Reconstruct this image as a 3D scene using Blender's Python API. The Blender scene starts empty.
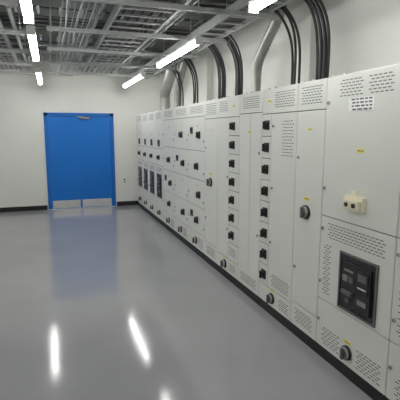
import bpy, bmesh, math, random
from mathutils import Vector, Matrix
random.seed(7)
sc = bpy.context.scene
try:
    sc.view_settings.view_transform = 'Standard'
except Exception: pass

# ---------------------------------------------------------------- materials
def mat(name, col, rough=0.5, metal=0.0, noise=0.0, nscale=8.0, bump=0.0, bscale=60.0, emit=None, es=0.0, rvar=0.0):
    m = bpy.data.materials.new(name); m.use_nodes = True
    nt = m.node_tree; b = nt.nodes['Principled BSDF']
    b.inputs['Base Color'].default_value = (*col, 1)
    b.inputs['Roughness'].default_value = rough
    b.inputs['Metallic'].default_value = metal
    geo = nt.nodes.new('ShaderNodeNewGeometry')
    if noise > 0 or rvar > 0:
        n = nt.nodes.new('ShaderNodeTexNoise'); n.inputs['Scale'].default_value = nscale; n.inputs['Detail'].default_value = 5
        nt.links.new(geo.outputs['Position'], n.inputs['Vector'])
        if noise > 0:
            r = nt.nodes.new('ShaderNodeMapRange')
            r.inputs['From Min'].default_value = 0.3; r.inputs['From Max'].default_value = 0.7
            r.inputs['To Min'].default_value = 1 - noise; r.inputs['To Max'].default_value = 1 + noise
            nt.links.new(n.outputs['Fac'], r.inputs['Value'])
            mx = nt.nodes.new('ShaderNodeVectorMath'); mx.operation = 'SCALE'
            mx.inputs[0].default_value = col
            nt.links.new(r.outputs['Result'], mx.inputs['Scale'])
            nt.links.new(mx.outputs['Vector'], b.inputs['Base Color'])
        if rvar > 0:
            r2 = nt.nodes.new('ShaderNodeMapRange')
            r2.inputs['From Min'].default_value = 0.3; r2.inputs['From Max'].default_value = 0.7
            r2.inputs['To Min'].default_value = max(0, rough - rvar); r2.inputs['To Max'].default_value = rough + rvar
            nt.links.new(n.outputs['Fac'], r2.inputs['Value']); nt.links.new(r2.outputs['Result'], b.inputs['Roughness'])
    if bump > 0:
        n2 = nt.nodes.new('ShaderNodeTexNoise'); n2.inputs['Scale'].default_value = bscale; n2.inputs['Detail'].default_value = 3
        nt.links.new(geo.outputs['Position'], n2.inputs['Vector'])
        bp = nt.nodes.new('ShaderNodeBump'); bp.inputs['Strength'].default_value = bump; bp.inputs['Distance'].default_value = 0.01
        nt.links.new(n2.outputs['Fac'], bp.inputs['Height']); nt.links.new(bp.outputs['Normal'], b.inputs['Normal'])
    if emit:
        b.inputs['Emission Color'].default_value = (*emit, 1); b.inputs['Emission Strength'].default_value = es
    return m

M_wall = mat('wall_paint', (0.76, 0.76, 0.72), 0.6, noise=0.02, nscale=2, bump=0.05, bscale=90)
M_floor = mat('epoxy_floor', (0.31, 0.308, 0.322), 0.115, noise=0.05, nscale=1.3, bump=0.015, bscale=4, rvar=0.025)
M_ceil = mat('ceiling_deck', (0.13, 0.14, 0.135), 0.6, metal=0.0, noise=0.15, nscale=3)
M_black = mat('black_trim', (0.008, 0.008, 0.009), 0.5, noise=0.1)
M_cab = mat('cabinet_paint', (0.70, 0.705, 0.66), 0.40, noise=0.015, nscale=3, bump=0.03, bscale=300)
M_gap = mat('cabinet_gap', (0.10, 0.10, 0.095), 0.6, noise=0.03)
M_slot = mat('vent_slot', (0.12, 0.12, 0.115), 0.7, noise=0.05)
M_dark = mat('dark_plastic', (0.014, 0.014, 0.016), 0.4, noise=0.1)
M_glass = mat('breaker_fascia', (0.022, 0.022, 0.025), 0.25, noise=0.15, nscale=20)
M_midg = mat('grey_plastic', (0.11, 0.11, 0.115), 0.4, noise=0.05)
M_frame = mat('breaker_frame', (0.24, 0.24, 0.235), 0.45, noise=0.03)
M_chrome = mat('brushed_metal', (0.50, 0.49, 0.46), 0.32, metal=0.9, noise=0.05, nscale=30)
M_galv = mat('galvanised_steel', (0.44, 0.45, 0.44), 0.45, metal=0.4, noise=0.12, nscale=14)
M_galvd = mat('dull_galvanised_steel', (0.26, 0.27, 0.265), 0.5, metal=0.3, noise=0.15, nscale=14)
M_foil = mat('duct_foil', (0.34, 0.34, 0.32), 0.4, metal=0.7, noise=0.1, nscale=25)
M_yel = mat('yellow_label', (0.85, 0.76, 0.14), 0.5, noise=0.03)
M_white = mat('white_label', (0.86, 0.86, 0.84), 0.5, noise=0.02)
M_ink = mat('label_print', (0.10, 0.10, 0.13), 0.6, noise=0.05)
M_cream = mat('cream_plastic', (0.78, 0.72, 0.56), 0.4, noise=0.03)
M_blue = mat('blue_door_paint', (0.003, 0.17, 0.62), 0.4, noise=0.04, nscale=2)
M_blued = mat('blue_frame_paint', (0.003, 0.14, 0.52), 0.4, noise=0.04, nscale=2)
M_steel = mat('kickplate_steel', (0.80, 0.80, 0.78), 0.28, metal=0.8, noise=0.05, nscale=20)
M_lampb = mat('lamp_body', (0.75, 0.75, 0.73), 0.4, noise=0.02)
M_lamp = mat('lamp_diffuser', (0.9, 0.9, 0.9), 0.4, noise=0.01, emit=(0.985, 1.0, 0.965), es=28)
M_cable = mat('black_cable', (0.011, 0.011, 0.012), 0.5, noise=0.1)

# ---------------------------------------------------------------- mesh builder
class MB:
    def __init__(s): s.bm = bmesh.new(); s.mats = []
    def mi(s, m):
        if m not in s.mats: s.mats.append(m)
        return s.mats.index(m)
    def box(s, x0, x1, y0, y1, z0, z1, m):
        i = s.mi(m)
        v = [s.bm.verts.new(p) for p in ((x0,y0,z0),(x1,y0,z0),(x1,y1,z0),(x0,y1,z0),(x0,y0,z1),(x1,y0,z1),(x1,y1,z1),(x0,y1,z1))]
        for f in ((3,2,1,0),(4,5,6,7),(0,1,5,4),(1,2,6,5),(2,3,7,6),(3,0,4,7)):
            fa = s.bm.faces.new([v[k] for k in f]); fa.material_index = i
    def cyl(s, c, axis, r, d, m, n=20, r2=None):
        i = s.mi(m); r2 = r if r2 is None else r2
        ax = {'X': Vector((1,0,0)), 'Y': Vector((0,1,0)), 'Z': Vector((0,0,1))}[axis] if isinstance(axis, str) else axis
        q = ax.to_track_quat('Z', 'Y').to_matrix(); c = Vector(c)
        a = []; b = []
        for k in range(n):
            t = 2*math.pi*k/n
            a.append(s.bm.verts.new(c + q @ Vector((r*math.cos(t), r*math.sin(t), -d/2))))
            b.append(s.bm.verts.new(c + q @ Vector((r2*math.cos(t), r2*math.sin(t), d/2))))
        for k in range(n):
            f = s.bm.faces.new((a[k], a[(k+1)%n], b[(k+1)%n], b[k])); f.material_index = i; f.smooth = n > 6
        s.bm.faces.new(list(reversed(a))).material_index = i
        s.bm.faces.new(b).material_index = i
    def sweep(s, pts, rad, m, n=16):
        i = s.mi(m); pts = [Vector(p) for p in pts]; rings = []
        t0 = (pts[1]-pts[0]).normalized()
        u = t0.orthogonal().normalized()
        for k, p in enumerate(pts):
            t = (pts[min(k+1,len(pts)-1)] - pts[max(k-1,0)]).normalized()
            u = (u - t*u.dot(t)).normalized(); w = t.cross(u); r = rad(k)
            rings.append([s.bm.verts.new(p + (u*math.cos(a)+w*math.sin(a))*r) for a in [2*math.pi*j/n for j in range(n)]])
        for a, b in zip(rings, rings[1:]):
            for j in range(n):
                f = s.bm.faces.new((a[j], a[(j+1)%n], b[(j+1)%n], b[j])); f.material_index = i; f.smooth = True
        s.bm.faces.new(list(reversed(rings[0]))).material_index = i
        s.bm.faces.new(rings[-1]).material_index = i
    def done(s, name, origin=(0,0,0), parent=None, bevel=0.0):
        o3 = Vector(origin)
        bmesh.ops.translate(s.bm, verts=s.bm.verts, vec=-o3)
        bmesh.ops.recalc_face_normals(s.bm, faces=s.bm.faces)
        me = bpy.data.meshes.new(name); s.bm.to_mesh(me); s.bm.free()
        for m in s.mats: me.materials.append(m)
        o = bpy.data.objects.new(name, me); sc.collection.objects.link(o)
        if parent: o.parent = parent
        else: o.location = o3
        if bevel:
            b = o.modifiers.new('bevel', 'BEVEL'); b.width = bevel; b.segments = 2; b.limit_method = 'ANGLE'
        return o
def empty(name, loc):
    e = bpy.data.objects.new(name, None); e.location = loc; e.empty_display_size = 0.2
    sc.collection.objects.link(e); return e
def smooth_path(ctrl, n=12):
    c = [Vector(p) for p in ctrl]; c = [c[0]*2-c[1]] + c + [c[-1]*2-c[-2]]; out = []
    for i in range(1, len(c)-2):
        for k in range(n):
            t = k/n; p0,p1,p2,p3 = c[i-1],c[i],c[i+1],c[i+2]
            out.append(0.5*((2*p1)+(p2-p0)*t+(2*p0-5*p1+4*p2-p3)*t*t+(3*p1-p0-3*p2+p3)*t**3))
    out.append(c[-2]); return out

# ---------------------------------------------------------------- room shell
XL, XR, YB, YF, ZC = -3.2, 2.72, 9.95, -3.0, 3.40
def shell(name, *b, m=M_wall):
    k = MB(); k.box(*b, m); return k.done(name, ((b[0]+b[1])/2, (b[2]+b[3])/2, b[4]))
shell('floor', XL-.15, XR+.15, YF-.15, YB+.15, -.1, 0, m=M_floor)
shell('wall_left', XL-.15, XL, YF, YB, 0, ZC)
shell('wall_front', XL-.15, XR+.15, YF-.15, YF, 0, ZC)
DX0, DX1, DZ = -.06, 1.34, 2.07
k = MB()
k.box(XL-.15, DX0, YB, YB+.15, 0, ZC, M_wall); k.box(DX1, XR+.15, YB, YB+.15, 0, ZC, M_wall)
k.box(DX0, DX1, YB, YB+.15, DZ, ZC, M_wall)
k.done('wall_back', (0, YB, 0))
k = MB(); k.box(XR, XR+.15, YF, YB, 0, ZC, M_wall)
for y in (4.05, 7.2): k.box(XR-.10, XR, y, y+.45, 0, ZC, M_wall)
k.done('wall_right', (XR, 3, 0))
k = MB(); k.box(XL-.15, XR+.15, YF-.15, YB+.15, ZC, ZC+.1, M_ceil)
y = YF + .1
while y < YB - .2:
    k.box(XL, XR, y, y+.10, ZC-.05, ZC, M_ceil); y += .24
k.done('ceiling', (0, 3, ZC))
k = MB(); k.box(XL, DX0-.06, YB-.018, YB, 0, .10, M_black); k.box(DX1+.06, XR, YB-.018, YB, 0, .10, M_black); k.done('baseboard_back', (0, YB, 0), bevel=.003)
k = MB(); k.box(XL, XL+.018, YF, YB-.02, 0, .10, M_black); k.done('baseboard_left', (XL, 3, 0), bevel=.003)

# door
d = empty('door_1', ((DX0+DX1)/2, YB, 0)); o = d.location.copy()
k = MB()
k.box(DX0-.04, DX0+.035, YB-.02, YB+.13, 0, DZ+.04, M_blued); k.box(DX1-.035, DX1+.04, YB-.02, YB+.13, 0, DZ+.04, M_blued)
k.box(DX0-.04, DX1+.04, YB-.02, YB+.13, DZ-.035, DZ+.04, M_blued); k.done('frame', o, d, .003)
mid = DX0 + .48*(DX1-DX0)
for n, (a, b) in enumerate(((DX0+.037, mid-.0015), (mid+.0015, DX1-.037))):
    k = MB(); k.box(a, b, YB-.002, YB+.045, .006, DZ-.038, M_blue); k.done('leaf_%d' % (n+1), o, d, .001)
    k = MB(); k.box(a+.02, b-.02, YB-.005, YB, .015, .19, M_steel); k.done('kickplate_%d' % (n+1), o, d, .001)
k = MB(); k.box(mid+.02, mid+.24, YB-.055, YB-.003, DZ-.09, DZ-.045, M_galvd); k.box(mid-.04, mid+.10, YB-.05, YB-.035, DZ-.05, DZ-.03, M_galv); k.done('door_closer', o, d, .004)
k = MB()
for z in (.25, 1.05, 1.9):
    for x in (DX0+.036, DX1-.036): k.cyl((x, YB-.012, z), 'Z', .008, .10, M_blued, 10)
k.done('hinges', o, d)
k = MB(); k.box(DX0-.04, DX1+.04, YB-.03, YB+.1, 0, .006, M_steel); k.done('threshold', o, d)
k = MB(); k.box(1.54, 1.63, YB-.035, YB, .52, .66, M_white); k.box(1.56, 1.61, YB-.042, YB-.03, .60, .63, M_midg); k.cyl((1.585, YB-.04, .56), 'Y', .02, .012, M_dark, 12)
k.done('wall_socket', (1.585, YB, .52), bevel=.004)

# ---------------------------------------------------------------- cabinets
XF, XBK, H, PL = 1.87, 2.60, 2.08, .09
def slots(k, y0, y1, z0, z1, w=.028, h=.006, gy=.012, gz=.014, stag=True):
    z = z0; r = 0
    while z + h <= z1:
        y = y0 + (.5*(w+gy) if (stag and r % 2) else 0)
        while y + w <= y1 + 1e-6:
            k.box(XF-.0012, XF+.001, y, y+w, z, z+h, M_slot); y += w + gy
        z += h + gz; r += 1
def dial(k, y, z, r=.055):
    k.cyl((XF-.008, y, z), 'X', r, .016, M_dark, 28)
    k.cyl((XF-.022, y, z), 'X', r*.82, .016, M_chrome, 28, r*.86)
    k.cyl((XF-.034, y, z), 'X', r*.45, .012, M_midg, 20)
    k.box(XF-.052, XF-.034, y-.011, y+.011, z-r*.75, z+r*.75, M_midg)
def label(k, y, z, w=.07, h=.028, m=M_yel, rows=1):
    k.box(XF-.002, XF+.001, y-w/2, y+w/2, z-h/2, z+h/2, m)
    for r in range(rows):
        zz = z + h*.5 - h*(r+.5)/rows
        yy = y - w*.42
        while yy < y + w*.38:
            l = random.uniform(.08, .2)*w
            l = min(l, y+w*.42-yy)
            t = .22 if rows > 1 else .12
            k.box(XF-.0028, XF-.001, yy, yy+l, zz-h/rows*t, zz+h/rows*t, M_ink); yy += l + w*.05
def switch(k, y, z, s=1.0):
    k.box(XF-.014, XF+.001, y-.036*s, y+.036*s, z-.042*s, z+.042*s, M_dark)
    k.cyl((XF-.024, y, z), 'X', .026*s, .022, M_dark, 18)
    k.box(XF-.048, XF-.03, y-.009*s, y+.009*s, z-.034*s, z+.034*s, M_dark)
def meter(k, y, z, w=.09, h=.09):
    k.box(XF-.012, XF+.001, y-w/2, y+w/2, z-h/2, z+h/2, M_dark)
    k.box(XF-.014, XF-.011, y-w*.36, y+w*.36, z-h*.1, z+h*.36, M_glass)
    for q in (-.25, 0, .25): k.cyl((XF-.013, y+q*w, z-h*.3), 'X', w*.07, .004, M_midg, 8)
def lock(k, y, z):
    k.cyl((XF-.004, y, z), 'X', .013, .01, M_chrome, 14); k.box(XF-.011, XF-.008, y-.002, y+.002, z-.008, z+.008, M_dark)
def breaker(k, y0, y1, z0, z1):
    f = .014
    k.box(XF-.012, XF+.001, y0, y1, z0, z0+f, M_midg); k.box(XF-.012, XF+.001, y0, y1, z1-f, z1, M_midg)
    k.box(XF-.012, XF+.001, y0, y0+f, z0+f, z1-f, M_midg); k.box(XF-.012, XF+.001, y1-f, y1, z0+f, z1-f, M_midg)
    k.box(XF-.004, XF+.001, y0+f, y1-f, z0+f, z1-f, M_glass)
    W, Hh = y1-y0, z1-z0
    k.box(XF-.020, XF-.004, y0+.12*W, y0+.88*W, z0+.12*Hh, z0+.86*Hh, M_dark)
    k.box(XF-.026, XF-.018, y0+.16*W, y0+.46*W, z0+.45*Hh, z0+.80*Hh, M_glass)
    k.box(XF-.028, XF-.024, y0+.20*W, y0+.42*W, z0+.64*Hh, z0+.76*Hh, M_midg)
    k.box(XF-.028, XF-.024, y0+.20*W, y0+.42*W, z0+.52*Hh, z0+.535*Hh, M_white)
    k.box(XF-.030, XF-.018, y0+.54*W, y0+.66*W, z0+.54*Hh, z0+.64*Hh, M_midg)
    k.box(XF-.030, XF-.018, y0+.70*W, y0+.82*W, z0+.54*Hh, z0+.64*Hh, M_frame)
    k.box(XF-.024, XF-.018, y0+.56*W, y0+.80*W, z0+.71*Hh, z0+.745*Hh, M_frame)
    k.box(XF-.040, XF-.018, y0+.54*W, y0+.82*W, z0+.32*Hh, z0+.38*Hh, M_midg)
    k.box(XF-.024, XF-.018, y0+.20*W, y0+.42*W, z0+.24*Hh, z0+.32*Hh, M_frame)
    k.cyl((XF-.024, y0+.68*W, z0+.22*Hh), 'X', .018, .012, M_midg, 14)

def cabinet(y0, y1, doors, fit):
    e = empty('switchgear_cabinet', (2.2, (y0+y1)/2, 0)); o = e.location.copy(); g = .0032
    k = MB(); k.box(XF+.02, XBK, y0+.001, y1-.001, PL, H, M_cab); k.done('body', o, e, .003)
    k = MB(); k.box(XF+.012, XF+.0199, y0+.004, y1-.004, PL+.004, H-.004, M_gap); k.done('gap_shade', o, e)  # dark sheet behind the doors; its colour stands in for shade in the gaps
    k = MB(); k.box(XF+.008, XBK-.02, y0+.001, y1-.001, 0, PL, M_black); k.done('plinth', o, e)
    k = MB()
    for (a, b, c, dd) in doors: k.box(XF, XF+.019, a+g, b-g, c+g, dd-g, M_cab)
    k.done('doors', o, e, .003)
    k = MB(); fit(k); k.done('fittings', o, e)
    k = MB()
    k.cyl((XF+.1, y0+.06, H+.012), 'Z', .014, .024, M_galv, 10); k.cyl((XF+.1, y1-.06, H+.012), 'Z', .014, .024, M_galv, 10)
    k.done('lifting_eyes', o, e)
    return e

def fitA(s):
    def f(k):
        slots(k, s+.10, s+.32, 1.935, 2.045); slots(k, s+.36, s+.60, 1.935, 2.045)
        label(k, s+.37, 1.875, .24, .085, M_white, 4)
        label(k, s+.35, 1.58)
        k.box(XF-.030, XF+.001, s+.27, s+.45, 1.19, 1.285, M_cream); k.box(XF-.052, XF-.028, s+.285, s+.435, 1.20, 1.262, M_cream)
        k.cyl((XF-.055, s+.325, 1.231), 'X', .015, .012, M_dark, 14); k.cyl((XF-.055, s+.395, 1.231), 'X', .015, .012, M_dark, 14)
        k.box(XF-.02, XF, s+.35, s+.39, 1.285, 1.32, M_cream)
        slots(k, s+.08, s+.66, .945, 1.055)
        slots(k, s+.60, s+.70, .52, .90)
        breaker(k, s+.12, s+.49, .485, .89)
        label(k, s+.37, .265, .07, .024); dial(k, s+.37, .19, .05)
        slots(k, s+.05, s+.28, .13, .27); slots(k, s+.46, s+.68, .13, .27)
        for z in (1.3, 1.9): lock(k, s+.71, z)
        for z in (.6, 1.0, .3): lock(k, s+.712, z)
    return f
def doorsA(a, b): return [(a, b, PL, .46), (a, b, .46, 1.095), (a, b, 1.095, H)]
cabinet(1.92, 2.66, doorsA(1.92, 2.66), fitA(1.92))
cabinet(1.18, 1.92, doorsA(1.18, 1.92), fitA(1.18))
def fitB(a, b):
    m = (a+b)/2
    def f(k):
        slots(k, a+.05, b-.05, 1.91, 2.04); label(k, m+.01, 1.185); dial(k, m+.01, 1.08, .055)
        slots(k, a+.06, b-.05, .14, .25); lock(k, b-.04, 1.5); lock(k, b-.04, .6)
        label(k, m, 1.72, .05, .02)
    return f
cabinet(2.66, 3.035, [(2.66, 3.035, PL, .29), (2.66, 3.035, .29, 1.86), (2.66, 3.035, 1.86, H)], fitB(2.66, 3.035))
def cells(a, b, z0, n): return [(a, b, z0+.2*i, z0+.2*(i+1)) for i in range(n)]
def fitC(k):
    for i in range(8):
        switch(k, 3.53, .36+.2*i); label(k, 3.53, .36+.2*i+.068, .05, .016, M_white)
    dial(k, 3.37, .175, .05); label(k, 3.37, .247, .06, .018)
    slots(k, 3.08, 3.42, 1.91, 2.04); slots(k, 3.08, 3.28, 1.50, 1.80, gz=.02); slots(k, 3.08, 3.25, .13, .23)
    slots(k, 3.08, 3.40, .30, .42); lock(k, 3.42, 1.2); lock(k, 3.42, .7); lock(k, 3.42, 1.75)
    label(k, 3.5, 1.97, .06, .024)
cabinet(3.035, 3.64, cells(3.46, 3.64, .26, 8) + [(3.035, 3.46, .26, 1.86), (3.035, 3.64, 1.86, H), (3.035, 3.64, PL, .26)], fitC)
def fitD(k):
    slots(k, 3.70, 4.08, 1.93, 2.04); slots(k, 3.70, 4.08, .14, .24); lock(k, 3.68, 1.5); lock(k, 3.68, .7)
    label(k, 3.9, 1.7, .06, .024)
cabinet(3.64, 4.14, [(3.64, 3.88, PL, 1.88), (3.88, 4.14, PL, 1.88), (3.64, 4.14, 1.88, H)], fitD)
def fitE(k):
    for i in range(7):
        switch(k, 4.30, .56+.2*i); label(k, 4.30, .56+.2*i+.068, .05, .016, M_white)
    dial(k, 4.51, .175, .05); label(k, 4.51, .247, .06, .018)
    slots(k, 4.46, 4.72, 1.93, 2.04); slots(k, 4.2, 4.4, .32, .42); lock(k, 4.45, 1.2); lock(k, 4.45, .6)
    slots(k, 4.2, 4.4, .13, .23); label(k, 4.3, 1.97, .06, .024)
cabinet(4.14, 4.76, cells(4.14, 4.42, .46, 7) + [(4.14, 4.42, .26, .46), (4.42, 4.76, .26, 1.86), (4.14, 4.76, 1.86, H), (4.14, 4.76, PL, .26)], fitE)
cabinet(4.76, 5.21, [(4.76, 5.21, PL, .29), (4.76, 5.21, .29, 1.86), (4.76, 5.21, 1.86, H)], fitB(4.76, 5.21))
def fitG(a, b, v):
    def f(k):
        w = b-a
        slots(k, a+.08, b-.08, 1.95, 2.04)
        for i, z in enumerate((.50, .86, 1.24, 1.66)):
            if (i*2+v) % 5 != 3: switch(k, a+.30*w if (i+v) % 2 else a+.42*w, z, 1.1)
            if (i+v) % 3 == 0: meter(k, a+.75*w, z+.06, .09, .09)
            label(k, a+.42*w, z+.12, .07, .022, M_yel if i % 2 else M_white); lock(k, a+.04, z-.08); lock(k, b-.04, z)
        dial(k, a+.5*w, .20, .05); slots(k, a+.06, a+.28, .13, .26)
    return f
w = (7.38-5.21)/3
for i in range(3):
    a = 5.21+i*w; b = a+w
    zs = (PL, .32, .69, 1.06, 1.45, 1.90, H)
    cabinet(a, b, [(a, b, zs[j], zs[j+1]) for j in range(6)], fitG(a, b, i))
def fitH(a, b):
    def f(k):
        w = b-a
        slots(k, a+.08, b-.08, 1.93, 2.04); breaker(k, a+.12, b-.14, .50, .94); meter(k, a+.30, 1.50, .12, .12)
        switch(k, a+.30, 1.24); label(k, a+.30, 1.68); slots(k, a+.08, b-.08, .985, 1.055); dial(k, a+.3, .22, .045)
    return f
w = (9.76-7.38)/4
for i in range(4):
    a = 7.38+i*w; b = a+w
    cabinet(a, b, [(a, b, PL, .46), (a, b, .46, 1.095), (a, b, 1.095, 1.40), (a, b, 1.40, H)], fitH(a, b))

# ---------------------------------------------------------------- luminaires
def strip_light(x, y0, y1, z=2.64):
    e = empty('strip_light', (x, (y0+y1)/2, z)); o = e.location.copy()
    k = MB(); k.box(x-.032, x+.032, y0, y1, z+.035, z+.085, M_lampb); k.done('housing', o, e, .004)
    k = MB(); i = k.mi(M_lamp); n = 8; A = []; B = []
    for j in range(n+1):
        t = math.pi*j/n; px = x-.040*math.cos(t); pz = z+.045-.045*math.sin(t)
        A.append(k.bm.verts.new((px, y0+.02, pz))); B.append(k.bm.verts.new((px, y1-.02, pz)))
    for j in range(n):
        f = k.bm.faces.new((A[j], A[j+1], B[j+1], B[j])); f.material_index = i; f.smooth = True
    k.bm.faces.new(A); k.bm.faces.new(B); k.bm.faces.new((A[0], B[0], B[-1], A[-1]))
    k.done('diffuser', o, e)
    k = MB(); k.box(x-.042, x+.042, y0-.004, y0+.02, z-.004, z+.085, M_lampb); k.box(x-.042, x+.042, y1-.02, y1+.004, z-.004, z+.085, M_lampb); k.done('end_caps', o, e, .003)
    k = MB()
    for y in (y0+.3, y1-.3):
        k.cyl((x, y, (z+.085+ZC)/2), 'Z', .004, ZC-z-.085, M_galv, 8); k.box(x-.04, x+.04, y-.02, y+.02, z+.08, z+.10, M_galv)
    k.done('hanger_rods', o, e)
for y0, y1 in ((-1.8, 0), (1.5, 3.3), (4.62, 6.45), (7.6, 9.55)): strip_light(1.59, y0, y1)
for y0, y1 in ((-1.8, 0), (2.5, 4.25), (4.7, 6.4), (7.6, 9.5)): strip_light(-.12, y0, y1)
for y0, y1 in ((-.5, 1.3), (3.2, 5.0), (6.6, 8.4)): strip_light(-2.0, y0, y1)

# ---------------------------------------------------------------- overhead services
def ladder_y(x0, x1, z, y0, y1, m=M_galv, cables=0):
    e = empty('cable_ladder', ((x0+x1)/2, (y0+y1)/2, z)); o = e.location.copy()
    k = MB()
    for x in (x0, x1):
        k.box(x-.004, x+.004, y0, y1, z, z+.09, m); s = 1 if x == x0 else -1
        k.box(min(x, x+s*.022), max(x, x+s*.022), y0, y1, z, z+.004, m); k.box(min(x, x+s*.022), max(x, x+s*.022), y0, y1, z+.086, z+.09, m)
    k.done('side_rails', o, e)
    k = MB(); y = y0+.1
    while y < y1-.05: k.box(x0, x1, y-.018, y+.018, z+.015, z+.032, m); y += .28
    k.done('rungs', o, e)
    if cables:
        k = MB()
        for c in range(cables):
            r = random.uniform(.010, .018); xx = x0+.04+(x1-x0-.08)*(c+.5)/cables
            k.sweep([(xx+.008*math.sin(t*1.7+c), y0+.05+(y1-y0-.1)*t/20, z+.034+r) for t in range(21)], lambda q, r=r: r, M_cable, 8)
        k.done('cables', o, e)
def ladder_x(y0, y1, z, x0, x1, m=M_galvd):
    e = empty('cable_ladder', ((x0+x1)/2, (y0+y1)/2, z)); o = e.location.copy()
    k = MB()
    for y in (y0, y1): k.box(x0, x1, y-.004, y+.004, z, z+.08, m)
    k.done('side_rails', o, e)
    k = MB(); x = x0+.1
    while x < x1-.05: k.box(x-.016, x+.016, y0, y1, z+.012, z+.03, m); x += .25
    k.done('rungs', o, e)
def basket_y(x0, x1, z, y0, y1, m=M_galvd):
    k = MB(); n = 6
    for i in range(n+1):
        x = x0+(x1-x0)*i/n; k.box(x-.003, x+.003, y0, y1, z, z+.006, m)
    for x in (x0, x1): k.box(x-.003, x+.003, y0, y1, z+.055, z+.061, m)
    y = y0
    while y < y1:
        k.box(x0, x1, y, y+.006, z-.004, z, m)
        for x in (x0, x1): k.box(x-.003, x+.003, y, y+.006, z, z+.06, m)
        y += .12
    for c in range(5):
        xx = x0+.05+c*(x1-x0-.1)/4
        k.sweep([(xx+.01*math.sin(t*1.3+c*2), y0+.05+(y1-y0-.1)*t/24, z+.02) for t in range(25)], lambda q: .010, M_cable if c % 2 else M_galv, 6)
    k.done('wire_basket_tray', ((x0+x1)/2, (y0+y1)/2, z))
Z1 = 2.86
ladder_y(1.78, 2.12, Z1, -2.5, 9.8, cables=6)
ladder_y(.72, 1.32, Z1+.06, -2.5, 9.8, M_galv, cables=5)
basket_y(.18, .52, Z1+.005, -2.5, 9.8, M_galv)
ladder_y(-.98, -.48, Z1+.06, -2.5, 9.8, M_galv, cables=5)
basket_y(-1.7, -1.35, Z1+.005, -2.5, 9.8, M_galv)
ladder_y(-2.9, -2.4, Z1+.06, -2.5, 9.8, M_galvd, cables=4)
for y in (2.9, 5.5, 7.1, 9.15): ladder_x(y, y+.42, Z1+.26, XL+.05, 2.2, M_galv)
def trapeze(y, x0, xm, x1, z):
    e = empty('strut_hanger', ((x0+x1)/2, y, z)); o = e.location.copy()
    k = MB(); k.box(x0, x1, y-.0205, y-.018, z-.041, z, M_galv); k.box(x0, x1, y+.018, y+.0205, z-.041, z, M_galv); k.box(x0, x1, y-.018, y+.018, z-.041, z-.038, M_galv)
    k.done('channel', o, e)
    k = MB()
    for x in (x0+.05, xm, x1-.05):
        k.cyl((x, y, (z-.06+ZC)/2), 'Z', .006, ZC-z+.06, M_galv, 8); k.cyl((x, y, z-.05), 'Z', .014, .012, M_galv, 6)
    k.done('drop_rods', o, e)
y = -2.2
while y < 9.8:
    trapeze(y, .03, 1.39, 2.24, Z1); trapeze(y+.35, -3.0, -1.25, -.21, Z1); y += 1.25
for x, z, r in ((-.36, 3.06, .028), (-1.12, 3.06, .045), (.62, 3.06, .022), (1.47, 3.06, .02), (1.53, 3.06, .02), (-2.15, 3.06, .04)):
    k = MB(); k.cyl((x, 3.4, z), 'Y', r, 12.7, M_galv, 14)
    y = -2.45
    while y < 9.7:
        k.cyl((x, y, z), 'Y', r+.004, .03, M_galvd, 14); k.cyl((x, y, (z+r+ZC)/2), 'Z', .004, ZC-z-r, M_galvd, 6); y += 1.3
    k.done('service_pipe', (x, 3.4, z))
for y, z, r in ((4.2, 3.26, .025), (6.3, 3.27, .035), (8.6, 3.26, .025), (1.8, 3.26, .03)):
    k = MB(); k.cyl((-.34, y, z), 'X', r, 5.6, M_galv, 14)
    for x in (-2.6, -.8, .95, 2.0): k.cyl((x, y, z), 'X', r+.004, .03, M_galvd, 14); k.cyl((x, y, (z+r+ZC)/2), 'Z', .004, ZC-z-r, M_galvd, 6)
    k.done('service_pipe', (-.34, y, z))

def flex(y, r=.085, lean=.35, x=2.32):
    e = empty('flexible_duct', (x, y, H)); o = e.location.copy()
    P = smooth_path([(x, y, H+.01), (x, y, H+.22), (x-.01, y-.06, H+.42), (x-.03, y-lean, H+.62), (x-.03, y-lean-.3, H+.90), (x-.03, y-lean-.35, ZC-.05)], 16)
    k = MB(); k.sweep(P, lambda q: r+(.006 if q % 2 else -.003), M_foil, 20); k.done('hose', o, e)
    k = MB(); k.box(x-r-.03, x+r+.03, y-r-.03, y+r+.03, H, H+.02, M_galv); k.cyl((x, y, H+.05), 'Z', r+.012, .06, M_galv, 20); k.done('collar', o, e)
flex(4.85, .055, .30, 2.40); flex(9.1, .10, .4, 2.36); flex(8.2, .07, .3, 2.38)

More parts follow.
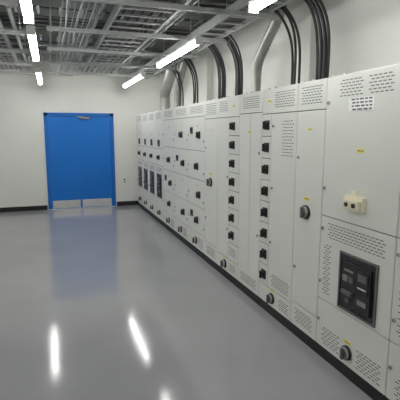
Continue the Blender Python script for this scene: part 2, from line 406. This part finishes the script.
def bundle(y, n=5, x=2.3):
    cu = bpy.data.curves.new('power_cable_bundle', 'CURVE'); cu.dimensions = '3D'; cu.bevel_depth = .0125; cu.bevel_resolution = 3; cu.use_fill_caps = True
    R = random.uniform
    for i in range(n):
        dx = (i % 2)*.05+R(-.006, .006); dy = (i//2)*.045; s = cu.splines.new('NURBS'); j = R(-.03, .03); q = R(-.05, .05)
        pts = [(dx, dy, -.01), (dx, dy, .20), (dx+.02+j*.6, dy*1.3+j, .45+q), (dx-.06+j, dy+.05+j*1.3, .76+q), (dx-.24, dy+.15, Z1-H+.13+.03*(i % 2)), (dx-.33, dy+.6, Z1-H+.10)]
        s.points.add(len(pts)-1)
        for p, c in zip(s.points, pts): p.co = (*c, 1)
        s.use_endpoint_u = True; s.order_u = 4
    cu.materials.append(M_cable)
    ob = bpy.data.objects.new('power_cable_bundle', cu); ob.location = (x, y, H); sc.collection.objects.link(ob)
bundle(3.34, 6); bundle(3.82, 3); bundle(5.15, 6); bundle(5.72, 6); bundle(6.9, 4); bundle(7.75, 3)

e = empty('vertical_cable_ladder', (2.45, 2.2, H)); o = e.location.copy()
k = MB()
for y in (2.05, 2.40): k.box(2.42, 2.48, y-.006, y+.006, H+.001, ZC, M_galvd)
k.done('side_rails', o, e)
k = MB(); z = H+.1
while z < ZC: k.box(2.44, 2.46, 2.05, 2.40, z-.015, z+.015, M_galvd); z += .2
k.done('rungs', o, e)
k = MB()
for q in range(4): k.cyl((2.40, 2.11+.07*q, (H+ZC)/2+.001), 'Z', .016, ZC-H, M_cable, 10)
k.done('cables', o, e)

# ---------------------------------------------------------------- world, camera
wd = bpy.data.worlds.new('world'); sc.world = wd; wd.use_nodes = True
wd.node_tree.nodes['Background'].inputs['Color'].default_value = (.5, .52, .55, 1); wd.node_tree.nodes['Background'].inputs['Strength'].default_value = .3
cam = bpy.data.cameras.new('camera'); co = bpy.data.objects.new('camera', cam); sc.collection.objects.link(co); sc.camera = co
cam.sensor_width = 36; cam.lens = 38.7; cam.clip_start = .05
a = math.radians(19.1); p = math.radians(9.0)
F = Vector((math.sin(a)*math.cos(p), math.cos(a)*math.cos(p), -math.sin(p))); R = Vector((math.cos(a), -math.sin(a), 0)); U = R.cross(F)
m = Matrix((R, U, -F)).transposed().to_4x4(); m.translation = (0, 0, 1.7); co.matrix_world = m
